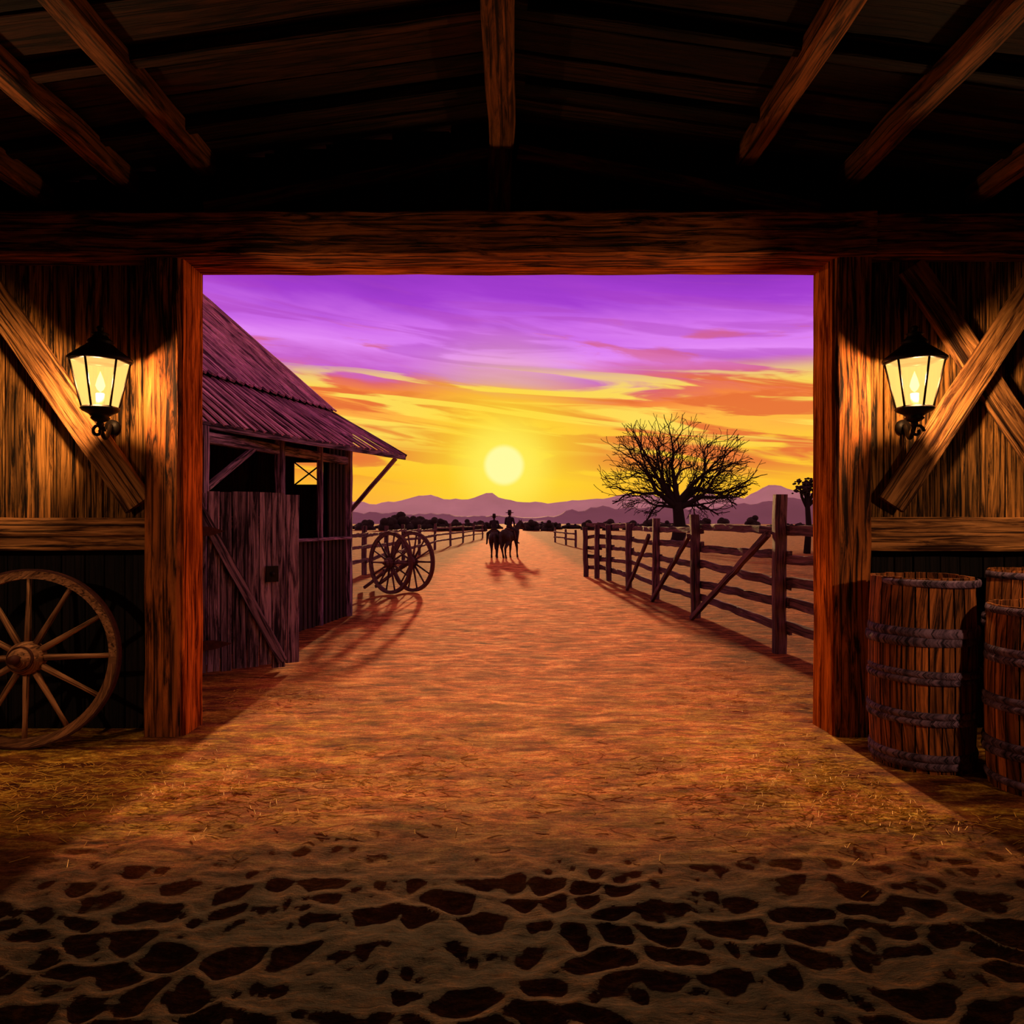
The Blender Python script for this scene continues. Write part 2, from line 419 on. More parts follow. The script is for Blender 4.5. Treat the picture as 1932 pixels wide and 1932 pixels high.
def fill_lamp(x,y,z,target,en):  # added fill: unseen hooded spot that brightens the front wall
    e=empty('fill_lamp',(x,y,z))
    b=MB(); s_=math.copysign(1,x)
    d=(Vector(target)-Vector((x,y,z))).normalized(); Q=d.to_track_quat('Z','Y').to_matrix().to_4x4()
    b.lathe([(.03,-.12),(.06,-.11),(.10,-.03),(.15,.06),(.152,.062),(.10,-.02),(.055,-.10),(.001,-.10)],24,0,Q)
    b.tube([(0,0,-.02),(s_*.1,-.05,.08),(s_*(4.9-abs(x)),-.1,.06)],.015,8)
    b.obj('fill_hood',[IRON],e)
    g=MB(); g.ball(d*-.03,.032); g.obj('fill_bulb',[FLAME],e)
    L=bpy.data.lights.new('fill_lamp_light','SPOT');L.energy=en;L.color=(1,.60,.30);L.shadow_soft_size=.06;L.spot_size=math.radians(48);L.spot_blend=1.0
    lo=bpy.data.objects.new('fill_lamp_light',L);sc.collection.objects.link(lo);lo.parent=e;lo.location=d*.03
    lo.rotation_euler=(-d).to_track_quat('Z','Y').to_euler()
fill_lamp(-4.4,1.6,2.7,(-3.5,6.0,.7),140)
fill_lamp(4.4,1.6,2.7,(3.2,6.0,.7),240)

# ---------------------------------------------------------------- wheels
def wheel(b,R,nsp=12,rw=.05,rt=.075,M=None,mw=0,mi=1,hub=1.0):
    M=M or Matrix.Identity(4)
    Rx=Matrix.Rotation(math.pi/2,4,'X'); MM=M@Rx
    b.lathe([(R-.012,-rw/2),(R-.012,rw/2),(R-rt,rw/2*.8),(R-rt,-rw/2*.8)],72,mw,MM,False,closed_prof=True)
    b.lathe([(R,-rw/2-.003),(R,rw/2+.003),(R-.014,rw/2+.003),(R-.014,-rw/2-.003)],72,mi,MM,False,closed_prof=True)
    h=hub
    b.lathe([(.001,-.12*h),(.055*h,-.12*h),(.07*h,-.09*h),(.105*h,-.05*h),(.11*h,0),(.105*h,.05*h),(.07*h,.09*h),(.06*h,.12*h),(.045*h,.14*h),(.001,.14*h)],24,mw,MM)
    b.lathe([(.075*h,.095*h),(.082*h,.09*h),(.082*h,.07*h),(.075*h,.065*h)],24,mi,MM,closed_prof=True)
    b.lathe([(.001,.19*h),(.028*h,.185*h),(.032*h,.14*h),(.001,.135*h)],12,mi,MM)
    for k in range(nsp):
        a=2*math.pi*(k+.03)/nsp; c=Vector((math.cos(a),0,math.sin(a)))
        pts=[M@(c*(.09*h)),M@(c*(R*.35)),M@(c*(R*.7)),M@(c*(R-rt+.01))]
        b.tube(pts,[.026*R/.67,.024*R/.67,.018*R/.67,.02*R/.67],8,mw)
b=MB(); wheel(b,.67,12,.06,.075,hub=1.15)
b.obj('wagon_wheel',[W_WHEEL,RUST],loc=(-3.66,5.60,.675),rot=(math.radians(-5),0,math.radians(6)))

# ---------------------------------------------------------------- barrels
def barrel(x,y,R,Hh,hoops):
    b=MB();n=26
    def r(z): q=(z/Hh-.5)*2; return R*(1-.055*q*q)
    for k in range(n):
        a0=2*math.pi*k/n+.016;a1=2*math.pi*(k+1)/n-.016;j=random.uniform(-.005,.003)
        zt=Hh+random.uniform(-.006,.004)
        prof=[(r(z)+j,z) for z in np.linspace(0,zt,9)]+[(r(z)+j-.026,z) for z in np.linspace(zt,0,9)]
        b.lathe(prof,2,0,None,False,a0,a1,True)
    b.lathe([(r(.05)-.02,.04),(.001,.04)],26,2)
    b.lathe([(r(Hh)-.024,Hh-.3),(.001,Hh-.3)],26,2)
    b.lathe([(r(z)-.02,z) for z in np.linspace(0,Hh-.02,8)],40,2)
    for (z,h) in hoops:
        N=60
        for lane in range(1 if h<.055 else 2):
            hh=h if h<.055 else h*.56
            zc=z if h<.055 else z+(lane-.5)*h*.5
            b.lathe([(r(zc-hh/2)-.004,zc-hh/2),(r(zc)+.010,zc-hh/2+.003),(r(zc)+.016,zc),(r(zc)+.010,zc+hh/2-.003),(r(zc+hh/2)-.004,zc+hh/2)],N,1,Matrix.Rotation(random.uniform(-.02,.02),4,'X'))
    b.obj('wooden_barrel',[W_BARREL,W_HOOP,W_DARK],loc=(x,y,-.01),rot=(0,0,random.random()))
barrel(2.924,5.3,.345,1.33,[(1.295,.05),(.93,.12),(.66,.09),(.38,.09),(.09,.10)])
barrel(3.455,4.78,.355,1.18,[(1.145,.05),(.86,.10),(.56,.09),(.27,.10),(.07,.05)])
barrel(3.86,5.5,.30,1.36,[(1.32,.05),(.98,.09),(.6,.08),(.3,.08)])

# ---------------------------------------------------------------- shed
wx=lambda y:-5.108+.16*y
jx=lambda y:-3.29+.27*(y-13.3)
ex=lambda y:-1.99+.40*(y-13.25)
rx_=lambda y:-6.2+.27*(y-13.3)
b=MB()
y=7.0
while y<13.4:
    w=.205; yc=y+w/2
    b.beam((jx(yc)+.04,yc,3.69+.03),(rx_(yc),yc,3.72+.887*(jx(yc)-rx_(yc))),w-.004,.03,(0,0,1),0,.004)
    zr=3.72+.887*(jx(yc)-rx_(yc))
    b.beam((jx(y)+.02,y,3.69+.06),(rx_(y),y,3.75+.887*(jx(y)-rx_(y))),.035,.05,(0,0,1),0,.003)
    b.beam((rx_(yc),yc,zr),(rx_(yc)-2.8,yc,zr-2.4),w-.004,.03,(0,0,1),0,.004)
    y+=w
y=7.0
while y<13.35:
    w=.17;yc=y+w/2
    b.beam((ex(yc),yc,2.9+random.uniform(-.006,.006)),(jx(yc)-.05,yc,3.69+random.uniform(0,.012)),w+.01,.03,(0,0,1),0,.004)
    y+=w
b.beam((rx_(7),7.0,3.80+.887*2.91),(rx_(13.4),13.4,3.80+.887*2.91),.16,.06,(0,0,1),0,.003)
shed=empty('shed',(0,0,0))
b.obj('roof',[W_ROOF],shed)
b=MB()
b.beam((ex(7),7,2.87),(ex(13.4),13.4,2.87),.03,.09,(0,0,1),0,.003)
b.beam((ex(13.38)+.02,13.40,2.87),(jx(13.4),13.40,3.66),.04,.10,(0,0,1),0,.003)
b.beam((jx(13.4),13.40,3.68),(rx_(13.4),13.40,3.68+.887*2.91),.04,.12,(0,0,1),0,.003)
for yy,zt in((8.85,2.85),(10.8,3.05),(13.42,3.42)):
    b.beam((wx(yy),yy,-.05),(wx(yy),yy,zt),.13,.13,(0,1,0),0,.005)
b.beam((wx(12.2),12.2,-.05),(wx(12.2),12.2,3.2),.09,.09,(0,1,0),0,.005)
b.beam((wx(8.8)-.02,8.8,2.72),(wx(13.4)-.02,13.4,2.80),.10,.14,(0,0,1),0,.004)
b.beam((wx(8.95),8.95,2.12),(wx(10.1),10.1,2.72),.06,.08,(0,0,1),0,.003)
b.beam((wx(13.42),13.42,1.86),(ex(13.3)-.12,13.36,2.85),.07,.08,(0,1,0),0,.003)
b.beam((wx(11),11.0,1.42),(wx(13.3)+.05,13.3,1.42),.14,.05,(0,0,1),0,.003)
y=8.9
while y<13.4:
    w=.16; zt=1.4 if y<12.45 else 3.35
    b.beam((wx(y+w/2)-.03,y+w/2,-.05),(wx(y+w/2)-.03,y+w/2,zt),.03,w-.005,(0,1,0),1,.002); y+=w
b.obj('frame_and_side_wall',[W_SHED,W_DARK],shed)
b=MB()
def zroof(x):
    return (2.86+(-1.99-x)*.608) if x>-3.29 else (3.66+(-3.29-x)*.887 if x>-6.2 else 6.2-(-6.2-x)*.857)
wx0,wx1,wz0,wz1=-3.97,-3.40,2.36,2.80
def pl(x0,x1,z0,z1f):
    x=x0
    while x<x1-.02:
        w=min(.2,x1-x); z1=z1f if not callable(z1f) else z1f(x+w/2)
        b.beam((x+w/2,13.5,z0),(x+w/2,13.5,z1),w+.004,.035,(0,1,0),0,.0); x+=w
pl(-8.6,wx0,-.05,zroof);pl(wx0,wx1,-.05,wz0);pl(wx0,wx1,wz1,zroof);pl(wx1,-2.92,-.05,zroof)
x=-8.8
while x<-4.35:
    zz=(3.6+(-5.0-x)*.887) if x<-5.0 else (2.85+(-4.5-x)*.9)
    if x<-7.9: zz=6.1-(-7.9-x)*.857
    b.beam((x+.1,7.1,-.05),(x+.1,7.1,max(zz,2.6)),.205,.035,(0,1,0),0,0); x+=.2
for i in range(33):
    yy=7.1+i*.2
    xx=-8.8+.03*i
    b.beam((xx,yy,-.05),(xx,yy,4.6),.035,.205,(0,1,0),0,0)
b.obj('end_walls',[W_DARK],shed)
b=MB()
b.beam((wx0,13.46,(wz0+wz1)/2-.24),(wx0,13.46,(wz0+wz1)/2+.24),.04,.05,(0,1,0),0,.001)
b.beam((wx1,13.46,(wz0+wz1)/2-.24),(wx1,13.46,(wz0+wz1)/2+.24),.04,.05,(0,1,0),0,.001)
b.beam((wx0,13.46,wz0),(wx1,13.46,wz0),.05,.04,(0,0,1),0,.001)
b.beam((wx0,13.46,wz1),(wx1,13.46,wz1),.05,.04,(0,0,1),0,.001)
b.beam((wx0,13.48,wz0),(wx1,13.48,wz1),.02,.025,(0,0,1),0,0)
b.beam((wx0,13.46,wz1),(wx1,13.46,wz0),.02,.025,(0,0,1),0,0)
b.obj('window_1',[W_DARK],shed)

# plank gate in front of shed
b=MB()
g0=Vector((-3.48,8.03,0));g1=Vector((-2.47,8.66,0));gd=(g1-g0);gl=gd.length;gd.normalize()
gn=Vector((gd.y,-gd.x,0))
s_=0
while s_<gl-.03:
    w=min(random.uniform(.12,.17),gl-s_)
    p=g0+gd*(s_+w/2)
    z1=2.03+random.uniform(-.015,.015);z0=.06+random.uniform(-.03,.02)
    b.beam(p+Vector((0,0,z0)),p+Vector((0,0,z1)),.032,w-.012,tuple(gd),0,.003)
    s_+=w
q=lambda s,z,o=-.0: g0+gd*s+gn*o+Vector((0,0,z))
b.beam(q(.02,1.98,.035),q(.98,.10,.035),.028,.11,tuple(gd),0,.003)
b.beam(q(.03,1.7,-.04),q(gl-.03,1.7,-.04),.03,.13,(0,0,1),0,.003)
b.beam(q(.03,.4,-.04),q(gl-.03,.4,-.04),.03,.13,(0,0,1),0,.003)
for z,l in((1.60,.34),(.36,.42)):
    pr=[(0,-.055),(l*.55,-.05),(l*.75,-.03),(l,0),(l*.75,.03),(l*.55,.05),(0,.055)]
    vs=[q(s2,z+dz,.065) for s2,dz in pr]+[q(s2,z+dz,.050) for s2,dz in pr]
    n=len(pr);fs=[tuple(range(n)),tuple(reversed(range(n,2*n)))]+[(i,(i+1)%n,n+(i+1)%n,n+i) for i in range(n)]
    b.add(vs,fs,[tuple(v) for v in vs],1)
b.beam(q(.86,1.02,.03),q(.86,1.2,.03),.03,.14,tuple(gd),2,.002)
b.ball(q(.86,1.11,.06),.025,2)
b.beam((-3.56,7.99,-.05),(-3.56,7.99,2.12),.12,.12,(0,1,0),0,.005)
b.obj('plank_gate',[W_SHED,RUST,IRON])

# ---------------------------------------------------------------- cart (pair of wheels + axle + shafts)
b=MB()
A=Vector((-2.87,17.5,.74));Bq=Vector((-2.42,18.05,.74)); ax=(Bq-A).normalized()
yaw=math.atan2(ax.y,ax.x)-math.pi/2
for P_ in(A,Bq):
    wheel(b,.735,14,.07,.085,Matrix.Translation(P_)@Matrix.Rotation(yaw,4,'Z'),0,1,1.2)
b.tube([A-ax*.05,Bq+ax*.05],.045,10)
side=Vector((-ax.y,ax.x,0))
mid=(A+Bq)/2
for o_ in(-.18,.18):
    b.beam(mid+ax*o_+side*-.1+Vector((0,0,.05)),mid+ax*o_+side*1.15+Vector((0,0,-.66)),.07,.07,(0,0,1),0,.004)
b.beam(mid-ax*.22+side*.4+Vector((0,0,-.2)),mid+ax*.22+side*.4+Vector((0,0,-.2)),.06,.06,(0,0,1),0,.004)
b.obj('cart_axle_with_wheels',[W_FENCE,RUST])

# ---------------------------------------------------------------- fences
def fence(name,pts,rails,ph,brace=(),w=.14,rt=.1):
    b=MB()
    for i,(x,y) in enumerate(pts):
        h=ph[i] if hasattr(ph,'__len__') else ph
        b.beam((x,y,-.1),(x+random.uniform(-.03,.03),y,h+random.uniform(-.03,.03)),w,w,(0,1,0),0,.008)
    for i in range(len(pts)-1):
        (x0,y0),(x1,y1)=pts[i],pts[i+1]
        d=Vector((x1-x0,y1-y0,0)).normalized(); o=Vector((d.y,-d.x,0))*(w*.5+.02)
        for z in rails:
            j=lambda:random.uniform(-.05,.05)
            b.beam(Vector((x0,y0,z+j()))-d*.12+o,Vector((x1,y1,z+j()))+d*.12+o,.045,rt*random.uniform(.8,1.2),(0,0,1),0,.012)
    for (x0,y0,z0,x1,y1,z1) in brace:
        b.beam((x0,y0,z0),(x1,y1,z1),.07,.09,(0,0,1),0,.006)
    return b.obj(name,[W_FENCE])
RF=[(3.75,6.75),(3.47,9.64),(3.27,13.2),(3.17,16.4),(3.03,19.3),(2.82,21.6),(2.56,22.4),(2.30,23.1)]
fence('rail_fence',RF,(.32,.62,.93,1.25,1.58),[2.08,2.04,1.86,1.8,1.65,1.6,1.6,1.55],
  [(3.36,9.75,1.55,3.12,12.9,.03),(3.17,13.3,1.45,3.0,15.9,.03),(3.05,16.5,1.4,2.85,18.4,.03)],.15,.12)
LFy=[19.5,23.8,28,32.5,38,45.5,53,61,70,80]
fence('rail_fence',[(-4.75+max(0,(y-45))*.045,y) for y in LFy],(.5,.9,1.3),1.58,(),.15,.11)
fence('rail_fence',[(3.6,62),(4.0,55),(4.3,50)],(.5,.9),1.2,(),.15,.11)

# ---------------------------------------------------------------- bare tree
random.seed(44)
b=MB()
CC=Vector((13.3,60,6.1)); CR=Vector((6.9,4.2,4.3))
def inside(p):
    d=p-CC; return (d.x/CR.x)**2+(d.y/CR.y)**2+(d.z/CR.z)**2
from collections import deque
Q=deque()
def grow(p,d,L,r,lv):
    n=5;pts=[p];rad=[r];q=p.copy();dd=d.copy()
    jg=.09 if lv==1 else .17
    for i in range(n):
        dd=(dd+Vector((random.gauss(0,jg),random.gauss(0,jg*.7),random.gauss(.01,jg)))).normalized()
        q=q+dd*(L/n); pts.append(q.copy()); rad.append(max(.020,r*(1-.31*(i+1)/n)))
        if inside(q)>1.0+random.uniform(-.05,.14) and lv>1: break
    b.tube(pts,rad,7 if lv<2 else (5 if lv<4 else 4),cap=(lv>3))
    if (inside(q)>1.0 and lv>1) or lv>=6: return
    re=rad[-1]
    def child(pp,base,ang,Ls,rs):
        ax2=base.cross(Vector((0,1,0)))
        ax2=ax2.normalized() if ax2.length>.1 else Vector((1,0,0))
        nd=(base*math.cos(ang)+(ax2+Vector((0,random.gauss(0,.5),0))).normalized()*math.sin(ang)).normalized()
        ro=(pp-Vector((13.35,60,3.4)));ro.normalize()
        nd=(nd+ro*.42).normalized()
        Q.append((pp,nd,Ls,rs,lv+1))
    sgn=random.choice((-1,1))
    child(q,dd,sgn*random.uniform(.25,.45),L*random.uniform(.80,.95),re*.88)
    child(q,dd,-sgn*random.uniform(.45,.8),L*random.uniform(.70,.9),re*.75)
    if lv<5: child(pts[min(len(pts)-1,3)],dd,sgn*random.uniform(.7,1.1),L*random.uniform(.45,.7),re*.55)
    if lv==1: child(pts[min(len(pts)-1,2)],dd,-sgn*random.uniform(.6,1.0),L*random.uniform(.5,.75),re*.55)
b.tube([(13.45,60,-.3),(13.5,60,.5),(13.55,60,1.5),(13.45,60,2.5),(13.35,60,3.3)],[.80,.60,.50,.44,.42],12)
for (an,L,r,z0) in((172,1.8,.15,2.9),(154,2.1,.27,2.8),(134,2.1,.28,3.1),(112,1.9,.27,3.2),(89,1.8,.29,3.2),(66,1.9,.28,3.2),(44,2.1,.29,3.0),(24,2.1,.27,2.8),(7,1.8,.15,2.9)):
    a=math.radians(an+random.uniform(-3,3))
    Q.append((Vector((13.38,60,z0)),Vector((math.cos(a),random.uniform(-.3,.3),math.sin(a)*.85+.06)).normalized(),L,r,1))
k_=0
while Q and k_<5200:
    k_+=1; grow(*Q.popleft())
b.obj('bare_tree',[BARK])
# small bushy desert tree at far right
b=MB()
base=Vector((15.9,40,0))
b.tube([base,base+Vector((.1,0,1.5)),base+Vector((0,0,3.0))],[.2,.16,.13],8)
for (dx,dz) in((-.45,3.45),(-.15,3.75),(.2,3.9),(.5,3.6),(.85,3.4),(.1,3.4)):
    tip=base+Vector((dx,random.uniform(-.3,.3),dz)); b.tube([base+Vector((0,0,2.5)),base+Vector((dx*.6,0,dz-.4)),tip],[.1,.08,.05],7)
    for i in range(46):
        d=Vector((random.gauss(0,.22),random.gauss(0,.22),random.gauss(0,.13)))
        c_=tip+d; rr=random.uniform(.04,.09); b.ball(c_,(rr*1.3,rr,rr*.8),1,5)
b.obj('desert_tree',[BARK,LEAF])

# ---------------------------------------------------------------- distant hills + bushes
def mount(name,Y,prof,col,depth,seed):
    xs_=[(p-966)/1400*Y for p,_ in prof]; zs=[1.7+(985-q)/1400*Y for _,q in prof]
    X=np.linspace(xs_[0],xs_[-1],260); Zr=np.interp(X,xs_,zs)
    sc_=Y/900.
    Zr=Zr+vnoise(X/(14*sc_),X*0,seed)*5*sc_+vnoise(X/(5*sc_),X*0,seed+1)*2*sc_
    rows=9;vs=[];fs=[]
    for j in range(rows*2+1):
        t=abs(j-rows)/rows; yy=Y+(j-rows)/rows*depth
        pr=(1-t)**1.2
        nz=vnoise(X/(20*sc_),X*0+j*.8,seed+4)*.5*(t>0)
        for x,z,n in zip(X,Zr,nz): vs.append((x,yy,max(-1,z*pr*(1+n*t)) if t<1 else -2))
    nx=len(X)
    for j in range(rows*2):
        for i in range(nx-1): a=j*nx+i; fs.append((a,a+1,a+nx+1,a+nx))
    m=plain(name+'_slopes',col,.95,bumpscale=.02,var=.1,bump=0)
    me=bpy.data.meshes.new(name);me.from_pydata(vs,[],fs);me.materials.append(m);me.update()
    me.polygons.foreach_set('use_smooth',[True]*len(me.polygons))
    o=bpy.data.objects.new(name,me);sc.collection.objects.link(o)
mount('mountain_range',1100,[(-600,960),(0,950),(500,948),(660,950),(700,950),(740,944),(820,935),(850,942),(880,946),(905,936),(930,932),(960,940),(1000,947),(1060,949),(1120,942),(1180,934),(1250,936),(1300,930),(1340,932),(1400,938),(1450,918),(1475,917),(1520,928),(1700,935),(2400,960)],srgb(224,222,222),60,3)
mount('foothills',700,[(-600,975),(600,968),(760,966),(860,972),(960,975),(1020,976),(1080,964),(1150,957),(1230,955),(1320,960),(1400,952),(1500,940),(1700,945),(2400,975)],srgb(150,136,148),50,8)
b=MB()
def bush(cx,cy,wd,ht):
    nb_=26
    for i in range(nb_):
        u=random.uniform(-1,1); v=random.uniform(-1,1)*.6
        top=ht*math.sqrt(max(0,1-u*u))*random.uniform(.75,1.05)
        rr=ht*random.uniform(.16,.30)
        z=random.uniform(.1,1)*max(top-rr,.1)
        b.ball((cx+u*wd,cy+v*wd,z),(rr*1.15,rr,rr),0,6)
    b.ball((cx,cy,ht*.25),(wd*.85,wd*.6,ht*.45),0,8)
for (px,py,s) in((690,972,10),(735,964,9),(756,962,12),(785,966,13),(812,971,12),(835,974,9),(860,977,8),(884,979,8),(905,978,6),(1003,977,8),(1035,979,6),(1110,978,7),(1150,976,8),(1190,977,8),(1225,972,9),(1330,970,10),(1365,972,8),(1420,970,9),(640,972,11),(560,968,13)):
    Y=150+random.uniform(-12,12);k=Y/1400
    bush((px-966)*k,Y,s*k*1.3,1.7+(985-py)*k)
for i in range(90):
    Y=random.uniform(170,230);x=random.uniform(-100,110)
    if abs(x+1)<4: continue
    bush(x,Y,random.uniform(1.5,3.5),random.uniform(.9,2.2))
b.obj('desert_bushes',[LEAF])

# ---------------------------------------------------------------- horses and riders
def organic(name,chains,mat,parent,voxel,smooth=4,balls=()):
    b=MB()
    for pts,rad in chains:
        P_=[Vector(p) for p in pts]
        for i in range(len(P_)-1):
            b.tube([P_[i],P_[i+1]],[rad[i],rad[i+1]],12)
        for p,r in zip(P_,rad): b.ball(p,r*.995,0,10)
    for c,r in balls: b.ball(c,r,0,12)
    o=b.obj(name,[mat],parent)
    m=o.modifiers.new('r','REMESH');m.mode='VOXEL';m.voxel_size=voxel;m.use_smooth_shade=True
    s_=o.modifiers.new('s','SMOOTH');s_.iterations=smooth;s_.factor=.5
    return o
def horse(x,y,yaw,scale,headturn=0.0):
    e=empty('horse',(x,y,0),(0,0,yaw),scale)
    ch=[]
    body=[((0,-.72,1.22),.20),((0,-.5,1.22),.275),((0,-.15,1.16),.285),((0,.2,1.15),.30),((0,.46,1.20),.27),((0,.62,1.30),.20)]
    ch.append(([p for p,_ in body],[r for _,r in body]))
    hx=headturn
    neck=[((0,.60,1.34),.19),((hx*.12,.80,1.55),.145),((hx*.3,.96,1.74),.11),((hx*.42,1.04,1.83),.095)]
    ch.append(([p for p,_ in neck],[r for _,r in neck]))
    head=[((hx*.42,1.04,1.83),.10),((hx*.62,1.17,1.72),.095),((hx*.85,1.28,1.56),.066),((hx*.95,1.33,1.47),.062)]
    ch.append(([p for p,_ in head],[r for _,r in head]))
    for s in(-1,1):
        ch.append(([(hx*.42+s*.055,1.02,1.90),(hx*.42+s*.075,1.02,2.02)],[.03,.012]))
    ch.append(([(0,.52,1.48),(hx*.15,.76,1.72),(hx*.4,.97,1.91)],[.05,.05,.035]))
    for s,off in((-1,.16),(1,-.12)):
        hp=[((s*.14,-.55,1.08),.19),((s*.17,-.38+off*.3,.86),.135),((s*.155,-.66+off*.7,.52),.07),((s*.15,-.60+off,.20),.045),((s*.15,-.55+off,.09),.055),((s*.15,-.53+off,.035),.062)]
        ch.append(([p for p,_ in hp],[r for _,r in hp]))
    for s,off in((-1,-.10),(1,.16)):
        fp=[((s*.15,.42,1.02),.15),((s*.15,.40+off*.3,.80),.095),((s*.14,.44+off*.8,.50),.062),((s*.14,.42+off,.20),.042),((s*.14,.45+off,.09),.052),((s*.14,.47+off,.035),.058)]
        ch.append(([p for p,_ in fp],[r for _,r in fp]))
    ch.append(([(0,-.86,1.32),(0,-.99,1.15),(.02,-1.02,.85),(.03,-.98,.5)],[.05,.07,.075,.03]))
    organic('horse_body',ch,HIDE,e,.022,4)
    b=MB()
    b.ball((0,0.02,1.42),(.24,.30,.075)); b.ball((0,.27,1.50),(.05,.05,.08)); b.ball((0,-.24,1.49),(.17,.05,.07))
    for s in(-1,1):
        b.beam((s*.26,.05,1.40),(s*.36,.1,1.0),.03,.22,(0,1,0),0,.002)
        b.tube([(s*.37,.10,1.02),(s*.40,.14,.74)],.012,6)
        b.tube([(hx*.85+s*.06,1.28,1.56),(hx*.4+s*.14,.9,1.55),(s*.08,.40,1.62)],.008,5)
    b.tube([(.32*math.cos(a),.08,1.15+.31*math.sin(a)) for a in np.linspace(-math.pi,math.pi,20)],.015,6)
    b.obj('saddle_and_reins',[LEATHER],e)
    return e
def rider(x,y,yaw,scale,lean=0.0):
    e=empty('cowboy',(x,y,0),(0,0,yaw),scale)
    ch=[([(0,-.02,1.52),(0,-.03,1.68),(0,-.02+lean*.1,1.88),(0,lean*.2,2.02)],[.15,.135,.16,.13])]
    ch.append(([(-.17,lean*.2,2.03),(.17,lean*.2,2.03)],[.075,.075]))
    ch.append(([(0,lean*.2,2.05),(0,.01+lean*.25,2.15)],[.062,.055]))
    for s in(-1,1):
        ch.append(([(s*.1,0,1.52),(s*.36,.26,1.36),(s*.40,.10,.92),(s*.41,.08,.82)],[.105,.078,.052,.05]))
        ch.append(([(s*.41,.07,.80),(s*.43,.24,.76)],[.045,.038]))
        ch.append(([(s*.20,lean*.2,2.02),(s*.27,.03,1.76),(s*.12,.27,1.66)],[.062,.048,.036]))
    organic('body_in_shirt_and_trousers',ch,CLOTH,e,.016,3)
    hc=Vector((0,.02+lean*.28,2.27))
    hch=[([(hc.x,hc.y-.015,hc.z+.03),(hc.x,hc.y+.02,hc.z-.05)],[.088,.068]),([hc+Vector((0,.0,-.06)),hc+Vector((0,-.01,-.15))],[.05,.048]),
     ([hc+Vector((0,.085,.015)),hc+Vector((0,.105,-.02))],[.010,.015]),([hc+Vector((-.025,.08,-.055)),hc+Vector((.025,.08,-.055))],[.009,.009])]
    for s in(-1,1):
        hch.append(([hc+Vector((s*.088,-.005,.02)),hc+Vector((s*.085,-.005,-.025))],[.015,.01]))
    organic('head',hch,SKIN,e,.007,2)
    b=MB()
    for s in(-1,1): b.ball(hc+Vector((s*.031,.076,.015)),.011)
    b.obj('eyes',[HAT],e)
    hd=[]
    for s in(-1,1):
        w0=Vector((s*.12,.27,1.66));pm=w0+Vector((-s*.03,.07,0))
        hd.append(([w0,pm],[.03,.036]))
        for i,l in enumerate((.062,.072,.068,.054)):
            r0=pm+Vector((-s*.005,.02,.026-.018*i))
            k1=r0+Vector((0,l*.55,-.004));k2=k1+Vector((-s*.02,l*.1,-.022));k3=k2+Vector((-s*.012,-.02,-.008))
            hd.append(([r0,k1,k2,k3],[.0098,.009,.0085,.008]))
        t0=w0+Vector((-s*.03,.03,.02));hd.append(([t0,t0+Vector((-s*.025,.035,.012)),t0+Vector((-s*.03,.06,0))],[.012,.0105,.0095]))
    organic('hands',hd,SKIN,e,.0065,1)
    b=MB(); M=Matrix.Translation(hc+Vector((0,-.01,.055)))
    b.lathe([(.001,.155),(.04,.15),(.072,.155),(.085,.13),(.094,.05),(.098,.01),(.15,.0),(.20,.012),(.215,.03),(.20,.004),(.15,-.008),(.09,-.005),(.001,-.005)],28,0,M@Matrix.Diagonal((1,1.1,1,1)))
    b.obj('cowboy_hat',[HAT],e)
    b=MB(); b.ball(hc+Vector((0,-.03,.0)),(.088,.085,.09)); b.obj('hair',[HAT],e)
    b=MB(); b.lathe([(.155,-.02),(.165,-.02),(.165,.02),(.155,.02)],24,0,Matrix.Translation((0,-.03,1.63))@Matrix.Diagonal((1,.95,1,1)),closed_prof=True)
    b.obj('belt',[LEATHER],e)
random.seed(3)
horse(-.12,35.4,math.radians(-28),.92,.25); rider(-.12,35.4,math.radians(-28),.92)
horse(-.86,35.7,math.radians(3),.85,-.1); rider(-.86,35.7,math.radians(3),.85,.2)

# ---------------------------------------------------------------- straw scatter
random.seed(5)
b=MB()
zones=[(-3.2,4.6,.7,.4,900),(-2.5,7.3,.35,.4,300),(2.3,4.5,.6,.35,700),(-1.9,4.7,.8,.35,500),(2.0,5.0,.5,.5,500),(2.2,7.5,.4,.9,250),(0,4.9,2.0,.5,500)]
for (cx,cy,sx,sy,n) in zones:
    for i in range(n):
        x=random.gauss(cx,sx);y=random.gauss(cy,sy)
        if abs(x)>4.7 or 5.6<y<6.35 and abs(x)>2.4: continue
        if x>2.45 and 4.3<y<6: continue
        if x<-2.8 and y>5.3: continue
        if y>6.2 and x<-2.2 and y>7.6: continue
        if y>6.2 and abs(x)>3.3: continue
        z=H(x,y)+.006;a=random.uniform(0,math.pi);l=random.uniform(.02,.06);w=random.uniform(.0014,.0026)
        d=Vector((math.cos(a)*l,math.sin(a)*l*.6,random.uniform(-.001,.006)));s_=Vector((-math.sin(a)*w,math.cos(a)*w,0))
        p=Vector((x,y,z)); up=Vector((0,0,w))
        vs=[p-d-s_,p-d+s_,p-d+up,p+d-s_,p+d+s_,p+d+up]
        b.add(vs,[(0,1,4,3),(1,2,5,4),(2,0,3,5)],[tuple(v) for v in vs])
b.obj('scattered_straw',[STRAW])

